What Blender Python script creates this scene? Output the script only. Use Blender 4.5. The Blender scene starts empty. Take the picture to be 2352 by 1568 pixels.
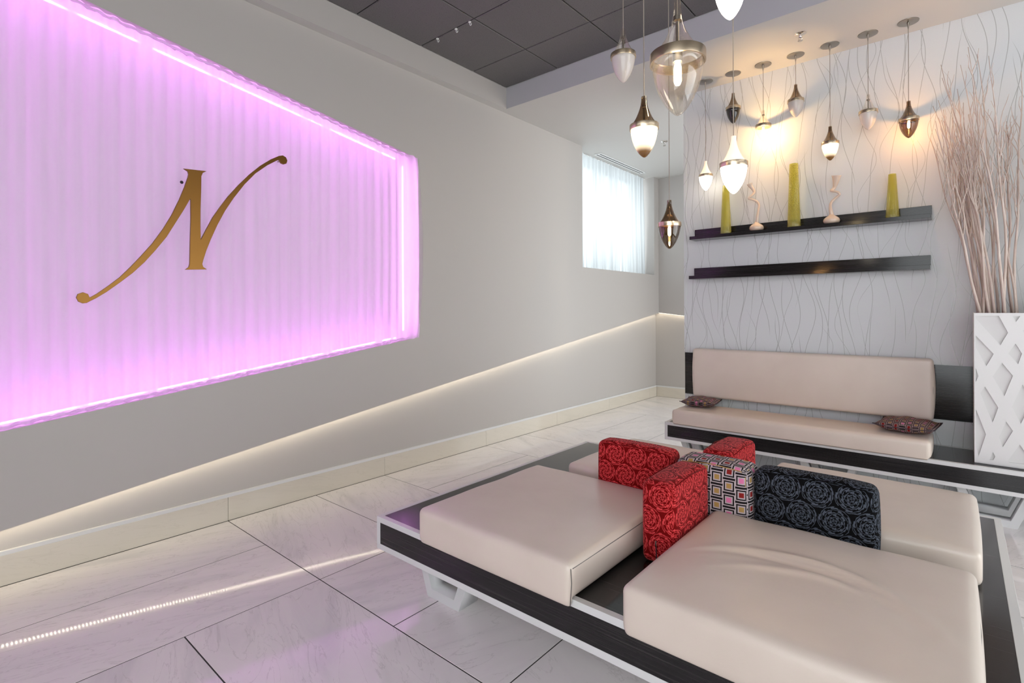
import bpy, bmesh, math, random
from mathutils import Vector, Matrix, noise
PI = math.pi
S = bpy.context.scene
C = S.collection
random.seed(7)

# ------------------------------------------------------------------ camera
cam_d = bpy.data.cameras.new('camera')
cam_d.sensor_width = 36.0
cam_d.lens = 18.352
cam_d.shift_y = -(784 - 712.24) / 2352
cam_d.clip_start = 0.02
cam = bpy.data.objects.new('camera', cam_d)
C.objects.link(cam)
cam.matrix_world = (Matrix.Translation((0, 0, 1.366)) @ Matrix.Rotation(math.radians(40.564), 4, 'Z')
                    @ Matrix.Rotation(math.radians(90), 4, 'X') @ Matrix.Rotation(math.radians(-0.25), 4, 'Z'))
S.camera = cam

# ------------------------------------------------------------------ world, daylight, exposure
W = bpy.data.worlds.new('world')
S.world = W
W.use_nodes = True
bg = W.node_tree.nodes['Background']
bg.inputs['Color'].default_value = (0.95, 1.0, 1.025, 1)
bg.inputs['Strength'].default_value = 2.3
S.view_settings.view_transform = 'Standard'
S.view_settings.look = 'None'
S.view_settings.exposure = 0.7
S.view_settings.gamma = 1.0
S.view_settings.use_curve_mapping = False
S.cycles.max_bounces = 6
S.cycles.diffuse_bounces = 4
S.cycles.glossy_bounces = 3
S.cycles.transmission_bounces = 6
S.cycles.transparent_max_bounces = 10
S.cycles.caustics_reflective = False
S.cycles.caustics_refractive = False
S.cycles.sample_clamp_indirect = 6.0
S.cycles.use_denoising = True
S.cycles.use_light_tree = True
S.cycles.use_adaptive_sampling = True
S.cycles.adaptive_threshold = 0.03

def area_light(name, loc, rot, sx, sy, power, col):
    l = bpy.data.lights.new(name, 'AREA')
    l.shape = 'RECTANGLE'; l.size = sx; l.size_y = sy
    l.energy = power; l.color = col
    o = bpy.data.objects.new(name, l)
    o.location = loc; o.rotation_euler = rot
    C.objects.link(o)
    return o
# daylight falling through the curtained window of the left wall
area_light('window_daylight', (-4.6, 6.5, 2.75), (0, math.radians(-90), 0), 1.7, 2.2, 18, (0.80, 0.92, 1.0))

# ------------------------------------------------------------------ materials
class NT:
    def __init__(s, name):
        s.m = bpy.data.materials.new(name)
        s.m.use_nodes = True
        s.t = s.m.node_tree
        s.t.nodes.clear()
        s.out = s.t.nodes.new('ShaderNodeOutputMaterial')
    def n(s, typ, ins=None, **props):
        nd = s.t.nodes.new('ShaderNode' + typ)
        for k, v in props.items():
            setattr(nd, k, v)
        for k, v in (ins or {}).items():
            sock = nd.inputs[k]
            if isinstance(v, bpy.types.NodeSocket):
                s.t.links.new(v, sock)
            elif isinstance(v, (tuple, list)) and len(v) == 3 and sock.type == 'RGBA':
                sock.default_value = (*v, 1)
            else:
                sock.default_value = v
        return nd
    def math(s, op, a, b=0.0, c=0.0):
        return s.n('Math', {0: a, 1: b, 2: c}, operation=op).outputs[0]
    def mix(s, f, a, b):
        nd = s.n('Mix', data_type='RGBA')
        for k, v in ((0, f), (6, a), (7, b)):
            if isinstance(v, bpy.types.NodeSocket): s.t.links.new(v, nd.inputs[k])
            elif k: nd.inputs[k].default_value = (*v, 1)
            else: nd.inputs[k].default_value = v
        return nd.outputs[2]
    def ramp(s, f, stops):
        nd = s.n('ValToRGB', {0: f})
        e = nd.color_ramp.elements
        while len(e) < len(stops): e.new(0.5)
        for el, (p, c) in zip(e, stops):
            el.position = p
            el.color = (*c, 1) if len(c) == 3 else c
        return nd.outputs[0]
    def done(s, shader):
        s.t.links.new(shader, s.out.inputs[0])
        return s.m
    def bsdf(s, **k):
        names = dict(base='Base Color', rough='Roughness', metal='Metallic', normal='Normal', spec='Specular IOR Level',
                     coat='Coat Weight', coat_rough='Coat Roughness', sheen='Sheen Weight', alpha='Alpha',
                     emit='Emission Color', emit_s='Emission Strength', trans='Transmission Weight', aniso='Anisotropic', sheen_rough='Sheen Roughness')
        return s.n('BsdfPrincipled', {names[a]: b for a, b in k.items()}).outputs[0]

def plain(name, base, rough=0.5, metal=0.0, bump=0.0, bscale=300, **k):
    t = NT(name)
    kw = dict(base=base, rough=rough, metal=metal, **k)
    if bump:
        tc = t.n('TexCoord').outputs['Object']
        nz = t.n('TexNoise', {'Vector': tc, 'Scale': bscale, 'Detail': 3}).outputs[0]
        kw['normal'] = t.n('Bump', {'Height': nz, 'Strength': bump, 'Distance': 0.002}).outputs[0]
    return t.done(t.bsdf(**kw))

M = {}
M['wall'] = plain('wall_paint', (0.455, 0.425, 0.402), 0.55, bump=0.08, bscale=180)
M['soffit'] = plain('soffit_paint', (0.57, 0.555, 0.53), 0.6, bump=0.05, bscale=180)
M['fascia'] = plain('fascia_paint', (0.47, 0.46, 0.485), 0.6)
M['white_niche'] = plain('niche_paint', (0.85, 0.84, 0.86), 0.6)
M['trim'] = plain('platform_trim', (0.66, 0.655, 0.65), 0.32, coat=0.2)
M['grout'] = plain('grout', (0.035, 0.032, 0.03), 0.8)
M['leg'] = plain('leg_lacquer', (0.62, 0.62, 0.62), 0.35)
M['seam'] = plain('seam_thread', (0.16, 0.14, 0.13), 0.6)
M['ceramic'] = plain('beige_ceramic', (0.72, 0.56, 0.44), 0.12, coat=0.6)
M['nickel'] = plain('satin_nickel', (0.36, 0.33, 0.29), 0.28, 1.0)
M['chrome'] = plain('chrome', (0.75, 0.72, 0.68), 0.12, 1.0)
M['cord'] = plain('pendant_cord', (0.28, 0.24, 0.20), 0.45)
M['planter'] = plain('planter_lacquer', (0.72, 0.70, 0.69), 0.3)
M['planter_in'] = plain('planter_inset', (0.665, 0.645, 0.635), 0.4)
M['soil'] = plain('planter_filler', (0.12, 0.10, 0.09), 0.9)
M['vent_black'] = plain('vent_dark', (0.01, 0.01, 0.01), 0.7)
M['white_paint'] = plain('white_paint', (0.8, 0.8, 0.79), 0.5)
M['black_glass'] = plain('black_glass', (0.018, 0.014, 0.012), 0.08, coat=0.5)
M['black_plug'] = plain('dark_fixing', (0.03, 0.02, 0.03), 0.5)

def m_branch():
    t = NT('bleached_branch')
    tc = t.n('TexCoord').outputs['Object']
    mp = t.n('Mapping', {'Vector': tc, 'Scale': (60, 60, 6)}).outputs[0]
    nz = t.n('TexNoise', {'Vector': mp, 'Scale': 1, 'Detail': 3}).outputs[0]
    col = t.ramp(nz, [(0.3, (0.50, 0.38, 0.325)), (0.65, (0.72, 0.60, 0.53))])
    return t.done(t.bsdf(base=col, rough=0.6))
M['branch'] = m_branch()

def m_tile(name, warm):
    t = NT(name)
    tc = t.n('TexCoord').outputs['Object']
    if warm:
        sw = t.n('SeparateXYZ', {0: tc})
        tc = t.n('CombineXYZ', {'X': t.math('ADD', sw.outputs[0], sw.outputs[1]), 'Y': t.math('MULTIPLY', sw.outputs[2], 1.6), 'Z': 0.0}).outputs[0]
    oi = t.n('ObjectInfo')
    rnd = oi.outputs['Random']
    off = t.n('CombineXYZ', {'X': t.math('MULTIPLY', rnd, 37.0), 'Y': t.math('MULTIPLY', rnd, 91.0), 'Z': rnd}).outputs[0]
    v = t.n('VectorMath', {0: tc, 1: off}, operation='ADD').outputs[0]
    rot = t.n('VectorRotate', {'Vector': v, 'Angle': 0.35}, rotation_type='Z_AXIS').outputs[0]
    st = t.n('Mapping', {'Vector': rot, 'Scale': (1.0, 5.0, 1)}).outputs[0]
    big = t.n('TexNoise', {'Vector': st, 'Scale': 1.1, 'Detail': 6, 'Roughness': 0.55, 'Distortion': 0.6}).outputs[0]
    band = t.ramp(big, [(0.38, (0, 0, 0)), (0.55, (0.2, 0.2, 0.2)), (0.72, (1, 1, 1))])
    st2 = t.n('Mapping', {'Vector': rot, 'Scale': (1.6, 7.0, 1)}).outputs[0]
    f = t.n('TexNoise', {'Vector': st2, 'Scale': 1.3, 'Detail': 8, 'Roughness': 0.6, 'Distortion': 1.2}).outputs[0]
    ln = t.math('ABSOLUTE', t.math('SUBTRACT', f, 0.5))
    vein = t.ramp(ln, [(0.0, (1, 1, 1)), (0.012, (0, 0, 0))])
    base = t.mix(band, (0.86, 0.81, 0.80), (0.70, 0.67, 0.67))
    base = t.mix(t.math('MULTIPLY', vein, 0.28), base, (0.36, 0.33, 0.31))
    if warm: base = t.mix(0.7, base, (0.52, 0.465, 0.35))
    return t.done(t.bsdf(base=base, rough=0.06, spec=0.5))
M['tile'] = m_tile('marble_tile', False)
M['base_tile'] = m_tile('marble_skirting', True)

def m_laminate():
    t = NT('dark_laminate')
    tc = t.n('TexCoord').outputs['UV']
    mp = t.n('Mapping', {'Vector': tc, 'Scale': (1.2, 190, 1)}).outputs[0]
    n1 = t.n('TexNoise', {'Vector': mp, 'Scale': 1, 'Detail': 4, 'Roughness': 0.65}).outputs[0]
    mp2 = t.n('Mapping', {'Vector': tc, 'Scale': (0.8, 45, 1)}).outputs[0]
    n2 = t.n('TexNoise', {'Vector': mp2, 'Scale': 1, 'Detail': 3}).outputs[0]
    c1 = t.ramp(n1, [(0.42, (0.007, 0.006, 0.007)), (0.60, (0.020, 0.018, 0.018)), (0.74, (0.10, 0.09, 0.085))])
    c = t.mix(t.math('MULTIPLY', n2, 0.5), c1, (0.012, 0.010, 0.011))
    return t.done(t.bsdf(base=c, rough=0.13, spec=0.42))
M['laminate'] = m_laminate()

def m_leather():
    t = NT('pearl_leather')
    tc = t.n('TexCoord').outputs['Object']
    big = t.n('TexNoise', {'Vector': tc, 'Scale': 3.5, 'Detail': 3}).outputs[0]
    col = t.ramp(big, [(0.3, (0.65, 0.55, 0.475)), (0.7, (0.70, 0.60, 0.52))])
    vo = t.n('TexVoronoi', {'Vector': tc, 'Scale': 420}).outputs[0]
    h = t.math('ADD', t.math('MULTIPLY', vo, 0.25), t.math('MULTIPLY', t.n('TexNoise', {'Vector': tc, 'Scale': 22, 'Detail': 2}).outputs[0], 2.0))
    b = t.n('Bump', {'Height': h, 'Strength': 0.10, 'Distance': 0.004}).outputs[0]
    return t.done(t.bsdf(base=col, rough=0.36, spec=0.5, normal=b, coat=0.12, coat_rough=0.25))
M['leather'] = m_leather()

def lattice(t, u, v):
    """nearest centre of a centred lattice: local x,y and a cell id"""
    def cell(off):
        a = t.math('ADD', u, off); b = t.math('ADD', v, off)
        fa = t.math('FLOOR', a); fb = t.math('FLOOR', b)
        return (t.math('SUBTRACT', t.math('SUBTRACT', a, fa), 0.5), t.math('SUBTRACT', t.math('SUBTRACT', b, fb), 0.5), fa, fb)
    return cell(0.0), cell(0.5)

def m_rose(name, bgc, linec, a=0.112, sheen=0.06, rough=0.8):
    t = NT(name)
    uv = t.n('TexCoord').outputs['UV']
    nzv = t.n('TexNoise', {'Vector': uv, 'Scale': 70, 'Detail': 2}).outputs['Color']
    nzv = t.n('VectorMath', {0: nzv, 1: (0.5, 0.5, 0.5)}, operation='SUBTRACT').outputs[0]
    nzv = t.n('VectorMath', {0: nzv, 'Scale': 0.006}, operation='SCALE').outputs[0]
    uvd = t.n('VectorMath', {0: uv, 1: nzv}, operation='ADD').outputs[0]
    sp = t.n('SeparateXYZ', {0: uvd})
    u = t.math('DIVIDE', sp.outputs[0], a); v = t.math('DIVIDE', sp.outputs[1], a * 1.7)
    A, B = lattice(t, u, v)
    def polar(c):
        y = t.math('MULTIPLY', c[1], 1.7)
        return c[0], y, t.math('SQRT', t.math('ADD', t.math('MULTIPLY', c[0], c[0]), t.math('MULTIPLY', y, y)))
    xa, ya, ra = polar(A); xb, yb, rb = polar(B)
    sel = t.math('LESS_THAN', rb, ra)
    def pick(p, q): return t.math('ADD', p, t.math('MULTIPLY', sel, t.math('SUBTRACT', q, p)))
    x, y, r = pick(xa, xb), pick(ya, yb), t.math('MINIMUM', ra, rb)
    th = t.math('ARCTAN2', y, x)
    pet = t.math('ABSOLUTE', t.math('SINE', t.math('ADD', t.math('MULTIPLY', th, 2.5), t.math('MULTIPLY', r, 24.0))))
    fine = t.math('MULTIPLY', t.math('SINE', t.math('ADD', t.math('MULTIPLY', th, 17.0), t.math('MULTIPLY', r, 55.0))), 0.10)
    ph = t.math('ADD', t.math('MULTIPLY', r, 12.5), t.math('MULTIPLY', pet, 0.55))
    ph = t.math('ADD', t.math('ADD', ph, fine), t.math('DIVIDE', th, 2 * PI))
    w = t.math('SINE', t.math('MULTIPLY', ph, 2 * PI))
    line = t.n('MapRange', {0: w, 1: -0.05, 2: 0.35}).outputs[0]
    mask = t.n('MapRange', {0: r, 1: 0.505, 2: 0.48}).outputs[0]
    f = t.math('MULTIPLY', line, mask)
    fine_n = t.n('TexNoise', {'Vector': uv, 'Scale': 900, 'Detail': 1}).outputs[0]
    col = t.mix(f, bgc, linec)
    hgt = t.math('ADD', t.math('MULTIPLY', f, -1.0), t.math('MULTIPLY', fine_n, 0.4))
    b = t.n('Bump', {'Height': hgt, 'Strength': 0.35, 'Distance': 0.002}).outputs[0]
    return t.done(t.bsdf(base=col, rough=rough, normal=b, sheen=sheen, sheen_rough=0.4, spec=0.08))
M['rose_red'] = m_rose('red_rose_velvet', (0.16, 0.0018, 0.002), (0.66, 0.055, 0.060))
M['rose_red2'] = M['rose_red']
M['rose_black'] = m_rose('black_rose_fabric', (0.0025, 0.0025, 0.003), (0.075, 0.086, 0.11), sheen=0.02)

def m_geo(name, pu, pv, lightc, dim=1.0):
    t = NT(name)
    uv = t.n('TexCoord').outputs['UV']
    sp = t.n('SeparateXYZ', {0: uv})
    u = t.math('DIVIDE', sp.outputs[0], pu); v = t.math('DIVIDE', sp.outputs[1], pv)
    A, B = lattice(t, u, v)
    def ch(c): return t.math('DIVIDE', t.math('MAXIMUM', t.math('MULTIPLY', t.math('ABSOLUTE', c[0]), pu), t.math('MULTIPLY', t.math('ABSOLUTE', c[1]), pv)), pv)
    da, db = ch(A), ch(B)
    sel = t.math('LESS_THAN', db, da)
    d = t.math('MINIMUM', da, db)
    def pick(p, q): return t.math('ADD', p, t.math('MULTIPLY', sel, t.math('SUBTRACT', q, p)))
    idv = t.n('CombineXYZ', {'X': pick(A[2], t.math('ADD', B[2], 0.37)), 'Y': pick(A[3], t.math('ADD', B[3], 0.71)), 'Z': 0.0}).outputs[0]
    rnd = t.n('TexWhiteNoise', {'Vector': idv}, noise_dimensions='2D').outputs[0]
    cr = t.n('ValToRGB', {0: rnd})
    cr.color_ramp.interpolation = 'CONSTANT'
    e = cr.color_ramp.elements
    e[0].position, e[0].color = 0.0, (0.42 * dim, 0.26 * dim, 0.085 * dim, 1)
    e[1].position, e[1].color = 0.38, (0.70 * dim, 0.19 * dim, 0.38 * dim, 1)
    k = e.new(0.68); k.color = (0.25 * dim, 0.016 * dim, 0.014 * dim, 1)
    br = t.n('ValToRGB', {0: d})
    br.color_ramp.interpolation = 'CONSTANT'
    q = br.color_ramp.elements
    q[0].position, q[0].color = 0.0, (0, 0, 0, 1)
    q[1].position, q[1].color = 0.17, (1, 1, 1, 1)
    for p_, c_ in ((0.26, 0), (0.355, 1), (0.425, 0)):
        k = q.new(p_); k.color = (c_, c_, c_, 1)
    fine = t.n('TexNoise', {'Vector': uv, 'Scale': 1000, 'Detail': 1}).outputs[0]
    black = (0.010, 0.008, 0.009)
    col = t.mix(br.outputs[0], black, lightc)
    inner = t.math('LESS_THAN', d, 0.17)
    col = t.mix(inner, col, cr.outputs[0])
    # links between the squares
    yy = t.math('ABSOLUTE', pick(A[1], B[1]))
    lx = t.math('LESS_THAN', t.math('ABSOLUTE', t.math('SUBTRACT', yy, 0.10)), 0.055)
    col = t.mix(t.math('MULTIPLY', lx, t.math('GREATER_THAN', d, 0.49)), col, lightc)
    b = t.n('Bump', {'Height': fine, 'Strength': 0.3, 'Distance': 0.002}).outputs[0]
    return t.done(t.bsdf(base=col, rough=0.8, normal=b, spec=0.2))
M['geo'] = m_geo('maze_square_fabric', 0.100, 0.059, (0.50, 0.42, 0.44))
M['geo_small'] = m_geo('small_maze_fabric', 0.072, 0.044, (0.30, 0.20, 0.20), 0.7)

def m_wallpaper():
    t = NT('branch_wallpaper')
    tc = t.n('TexCoord').outputs['Object']
    sp = t.n('SeparateXYZ', {0: tc})
    x, z = sp.outputs[0], sp.outputs[2]
    def layer(pitch, off, zf, amp, seed, width):
        xi = t.math('ADD', t.math('DIVIDE', x, pitch), off)
        cell = t.math('FLOOR', xi)
        loc = t.math('SUBTRACT', t.math('SUBTRACT', xi, cell), 0.5)
        wn = t.n('TexWhiteNoise', {'W': t.math('ADD', cell, seed)}, noise_dimensions='1D')
        r1 = wn.outputs[0]
        s1 = t.math('SINE', t.math('ADD', t.math('MULTIPLY', z, t.math('ADD', zf, t.math('MULTIPLY', r1, 3.0))), t.math('MULTIPLY', r1, 40.0)))
        s2 = t.math('SINE', t.math('ADD', t.math('MULTIPLY', z, zf * 2.3), t.math('MULTIPLY', r1, 97.0)))
        o = t.math('ADD', t.math('MULTIPLY', s1, amp), t.math('MULTIPLY', s2, amp * 0.3))
        dist = t.math('MULTIPLY', t.math('ABSOLUTE', t.math('SUBTRACT', loc, o)), pitch)
        # each stroke ends somewhere
        g = t.n('TexNoise', {'W': t.math('ADD', t.math('MULTIPLY', z, 1.1), t.math('MULTIPLY', r1, 50.0)), 'Scale': 1.0, 'Detail': 0}, noise_dimensions='1D').outputs[0]
        wid = t.n('MapRange', {0: g, 1: 0.36, 2: 0.48, 3: 0.0, 4: width}).outputs[0]
        return t.n('MapRange', {0: t.math('SUBTRACT', dist, wid), 1: 0.0, 2: -0.0006}).outputs[0]
    f = layer(0.11, 0.0, 4.5, 0.36, 1.0, 0.0022)
    for a in ((0.11, 0.5, 4.0, 0.37, 33.0, 0.0022), (0.145, 0.25, 6.5, 0.38, 71.0, 0.0018)):
        f = t.math('MAXIMUM', f, layer(*a))
    weave = t.n('TexNoise', {'Vector': t.n('Mapping', {'Vector': tc, 'Scale': (220, 220, 900)}).outputs[0], 'Scale': 1, 'Detail': 2}).outputs[0]
    basec = t.mix(weave, (0.62, 0.635, 0.64), (0.69, 0.705, 0.71))
    b = t.n('Bump', {'Height': weave, 'Strength': 0.12, 'Distance': 0.001}).outputs[0]
    paper = t.bsdf(base=basec, rough=0.5, normal=b, spec=0.3)
    ink = t.bsdf(base=(0.40, 0.41, 0.40), rough=0.4, metal=0.2)
    return t.done(t.n('MixShader', {0: f, 1: paper, 2: ink}).outputs[0])
M['wallpaper'] = m_wallpaper()

def m_ceiling_tile():
    t = NT('dark_ceiling_tile')
    tc = t.n('TexCoord').outputs['Object']
    mp = t.n('Mapping', {'Vector': tc, 'Scale': (1, 1.6, 1)}).outputs[0]
    nz = t.n('TexNoise', {'Vector': mp, 'Scale': 110, 'Detail': 4, 'Roughness': 0.7}).outputs[0]
    pit = t.ramp(nz, [(0.36, (0, 0, 0)), (0.42, (1, 1, 1))])
    col = t.mix(pit, (0.03, 0.028, 0.027), (0.135, 0.128, 0.127))
    b = t.n('Bump', {'Height': pit, 'Strength': 0.5, 'Distance': 0.003}).outputs[0]
    return t.done(t.bsdf(base=col, rough=0.55, normal=b))
M['ceil_tile'] = m_ceiling_tile()

def m_sheer(name, col, transp, transl, stripes):
    t = NT(name)
    uv = t.n('TexCoord').outputs['UV']
    mp = t.n('Mapping', {'Vector': uv, 'Scale': (stripes, 0.12, 1)}).outputs[0]
    nz = t.n('TexNoise', {'Vector': mp, 'Scale': 1, 'Detail': 1, 'Roughness': 0.5}).outputs[0]
    dens = t.n('MapRange', {0: nz, 1: 0.35, 2: 0.65, 3: 0.86, 4: 1.0}).outputs[0]
    c = t.mix(dens, tuple(x * 0.86 for x in col), col)
    tl = t.n('BsdfTranslucent', {'Color': c}).outputs[0]
    df = t.n('BsdfDiffuse', {'Color': c}).outputs[0]
    m1 = t.n('MixShader', {0: transl, 1: df, 2: tl}).outputs[0]
    tr = t.n('BsdfTransparent').outputs[0]
    k = t.math('SUBTRACT', 1.0, t.math('MULTIPLY', dens, 1.0 - transp))
    return t.done(t.n('MixShader', {0: k, 1: m1, 2: tr}).outputs[0])
M['niche_curtain'] = m_sheer('lilac_sheer', (0.93, 0.86, 0.93), 0.007, 0.80, 9)
M['win_curtain'] = m_sheer('white_sheer', (0.53, 0.55, 0.56), 0.02, 0.62, 14)

def m_emit(name, col, strength):
    t = NT(name)
    return t.done(t.n('Emission', {'Color': col, 'Strength': strength}).outputs[0])
M['led_magenta'] = m_emit('led_magenta', (0.86, 0.27, 1.0), 20)
M['led_pink'] = m_emit('led_pink', (0.90, 0.36, 1.0), 15)
def m_led_dots():
    t = NT('led_warm_tape')
    sp = t.n('SeparateXYZ', {0: t.n('TexCoord').outputs['UV']})
    fr = t.math('FRACT', t.math('DIVIDE', sp.outputs[0], 0.0167))
    on = t.math('LESS_THAN', t.math('ABSOLUTE', t.math('SUBTRACT', fr, 0.5)), 0.22)
    st = t.math('ADD', t.math('MULTIPLY', on, 11.0), 0.8)
    return t.done(t.n('Emission', {'Color': (1.0, 0.90, 0.70), 'Strength': st}).outputs[0])
M['led_warm'] = m_led_dots()
M['bulb'] = m_emit('halogen_bulb', (1.0, 0.78, 0.45), 30)

def m_thin_glass(name, tint, refl=0.12, rough=0.02, film=None):
    t = NT(name)
    tr = t.n('BsdfTransparent', {'Color': tint}).outputs[0]
    gl = t.n('BsdfGlossy', {'Color': (1, 1, 1), 'Roughness': rough}).outputs[0]
    lw = t.n('LayerWeight', {'Blend': 0.28}).outputs['Facing']
    f = t.math('ADD', t.math('MULTIPLY', t.math('POWER', lw, 1.6), 0.7), 0.06)
    if film:
        tr = t.n('MixShader', {0: film, 1: tr, 2: t.n('BsdfTranslucent', {'Color': (1.0, 0.86, 0.68)}).outputs[0]}).outputs[0]
    return t.done(t.n('MixShader', {0: f, 1: tr, 2: gl}).outputs[0])
M['clear'] = m_thin_glass('clear_glass', (0.96, 0.93, 0.89), film=0.03)
M['smoke'] = m_thin_glass('smoke_glass', (0.40, 0.30, 0.20))
M['pane'] = m_thin_glass('window_pane', (0.97, 0.98, 0.98))

def m_milk(name, lit, tip=None, top=False):
    """white glass; z in object space runs from the tip (0) upward"""
    t = NT(name)
    tc = t.n('TexCoord').outputs['Object']
    z = t.n('SeparateXYZ', {0: tc}).outputs[2]
    col = (0.80, 0.74, 0.70)
    if tip:
        col = t.ramp(t.math('MULTIPLY', z, 10.0), [(0.22, tip), (0.52, (0.80, 0.74, 0.68))])
    base = t.bsdf(base=col, rough=0.06, coat=0.5, spec=0.5)
    if not lit: 
        tl = t.n('BsdfTranslucent', {'Color': (0.8, 0.75, 0.72)}).outputs[0]
        return t.done(t.n('MixShader', {0: 0.4, 1: base, 2: tl}).outputs[0])
    if top:
        ec = t.ramp(t.math('MULTIPLY', t.math('SUBTRACT', z, 0.13), 7.5), [(0.0, (1.0, 0.80, 0.45)), (0.75, (0.62, 0.42, 0.22)), (1.0, (0.35, 0.25, 0.16))])
        st = 0.66
    elif tip:
        ec = t.ramp(t.math('MULTIPLY', z, 10.0), [(0.12, (0.045, 0.020, 0.004)), (0.26, (0.10, 0.045, 0.008)), (0.50, (1.0, 0.72, 0.36)), (1.0, (1.0, 0.84, 0.55))])
        st = 0.95
    else:
        ec = t.ramp(t.math('MULTIPLY', z, 10.0), [(0.0, (1.0, 0.90, 0.72)), (0.3, (0.95, 0.80, 0.6)), (0.5, (1.0, 0.92, 0.78))])
        st = 4.0
    em = t.n('Emission', {'Color': ec, 'Strength': st}).outputs[0]
    return t.done(t.n('AddShader', {0: base, 1: em}).outputs[0])
M['milk_off'] = m_milk('milk_glass_unlit', False)
M['milk_on'] = m_milk('milk_glass_lit', True)
M['milk_smoke_on'] = m_milk('milk_glass_lit_smoke_tip', True, tip=(0.10, 0.05, 0.02))
M['milk_top_on'] = m_milk('milk_glass_top_lit', True, top=True)

def m_band():
    t = NT('brushed_bronze_band')
    tc = t.n('TexCoord').outputs['Object']
    nz = t.n('TexNoise', {'Vector': t.n('Mapping', {'Vector': tc, 'Scale': (8, 8, 900)}).outputs[0], 'Scale': 1, 'Detail': 2}).outputs[0]
    r = t.n('MapRange', {0: nz, 3: 0.16, 4: 0.30}).outputs[0]
    return t.done(t.bsdf(base=(0.66, 0.53, 0.38), rough=r, metal=1.0))
M['band'] = m_band()

def m_sign():
    t = NT('brushed_gold_sign')
    tc = t.n('TexCoord').outputs['Object']
    nz = t.n('TexNoise', {'Vector': tc, 'Scale': 60, 'Detail': 3}).outputs[0]
    r = t.n('MapRange', {0: nz, 3: 0.30, 4: 0.38}).outputs[0]
    return t.done(t.bsdf(base=(0.20, 0.098, 0.026), rough=r, metal=1.0))
M['sign'] = m_sign()

def m_green():
    t = NT('lime_glass')
    uv = t.n('SeparateXYZ', {0: t.n('TexCoord').outputs['UV']})
    rib = t.math('SINE', t.math('MULTIPLY', uv.outputs[0], 2 * PI * 34))
    b = t.n('Bump', {'Height': rib, 'Strength': 0.25, 'Distance': 0.002}).outputs[0]
    tr = t.n('BsdfTransparent', {'Color': (0.93, 0.90, 0.52)}).outputs[0]
    tl = t.n('BsdfTranslucent', {'Color': (0.86, 0.82, 0.16)}).outputs[0]
    df = t.n('BsdfDiffuse', {'Color': (0.80, 0.75, 0.22), 'Normal': b}).outputs[0]
    gl = t.n('BsdfGlossy', {'Roughness': 0.05, 'Normal': b}).outputs[0]
    a = t.n('MixShader', {0: 0.5, 1: tl, 2: df}).outputs[0]
    a = t.n('MixShader', {0: 0.30, 1: tr, 2: a}).outputs[0]
    lw = t.n('LayerWeight', {'Blend': 0.3}).outputs['Facing']
    return t.done(t.n('MixShader', {0: t.math('ADD', t.math('MULTIPLY', lw, 0.35), 0.04), 1: a, 2: gl}).outputs[0])
M['lime'] = m_green()

# ------------------------------------------------------------------ mesh helpers
def link(name, me, mat, parent=None, smooth=False, auto=None):
    o = bpy.data.objects.new(name, me)
    C.objects.link(o)
    if mat is not None and not me.materials:
        me.materials.append(mat)
    if parent is not None:
        o.parent = parent
    if smooth:
        for p in me.polygons: p.use_smooth = True
        if auto is not None:
            me.set_sharp_from_angle(angle=math.radians(auto))
    return o

def to_mesh(bm, name):
    me = bpy.data.meshes.new(name)
    bm.normal_update()
    bm.to_mesh(me); bm.free()
    return me

def box_uv(me):
    if not me.uv_layers: me.uv_layers.new(name='UVMap')
    uv = me.uv_layers[0].data
    for p in me.polygons:
        n = p.normal
        ax = max(range(3), key=lambda i: abs(n[i]))
        for li in p.loop_indices:
            c = me.vertices[me.loops[li].vertex_index].co
            uv[li].uv = ((c.y, c.z) if ax == 0 else (c.x, c.z) if ax == 1 else (c.x, c.y))

def bm_box(bm, x0, x1, y0, y1, z0, z1, bev=0.0):
    vs = [bm.verts.new((x, y, z)) for x in (x0, x1) for y in (y0, y1) for z in (z0, z1)]
    fs = [bm.faces.new([vs[i] for i in f]) for f in ((0, 1, 3, 2), (4, 6, 7, 5), (0, 4, 5, 1), (2, 3, 7, 6), (0, 2, 6, 4), (1, 5, 7, 3))]
    if bev:
        es = {e for f in fs for e in f.edges}
        bmesh.ops.bevel(bm, geom=list(es), offset=bev, segments=2, affect='EDGES', profile=0.6)
    return fs

def box(name, x0, x1, y0, y1, z0, z1, mat, parent=None, bev=0.0, uv=False):
    bm = bmesh.new()
    bm_box(bm, x0, x1, y0, y1, z0, z1, bev)
    bmesh.ops.recalc_face_normals(bm, faces=bm.faces)
    me = to_mesh(bm, name)
    if uv: box_uv(me)
    return link(name, me, mat, parent)

def prisms(name, polys, x0, x1, mat, axis='x', parent=None):
    """polygons in (y,z) extruded along x, or in (x,z) along y"""
    bm = bmesh.new()
    for P in polys:
        mk = (lambda a, q: (a, q[0], q[1])) if axis == 'x' else (lambda a, q: (q[0], a, q[1]))
        A = [bm.verts.new(mk(x0, q)) for q in P]
        B = [bm.verts.new(mk(x1, q)) for q in P]
        bm.faces.new(A); bm.faces.new(B[::-1])
        for i in range(len(P)):
            j = (i + 1) % len(P)
            bm.faces.new((A[j], A[i], B[i], B[j]))
    bmesh.ops.recalc_face_normals(bm, faces=bm.faces)
    return link(name, to_mesh(bm, name), mat, parent)

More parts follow.
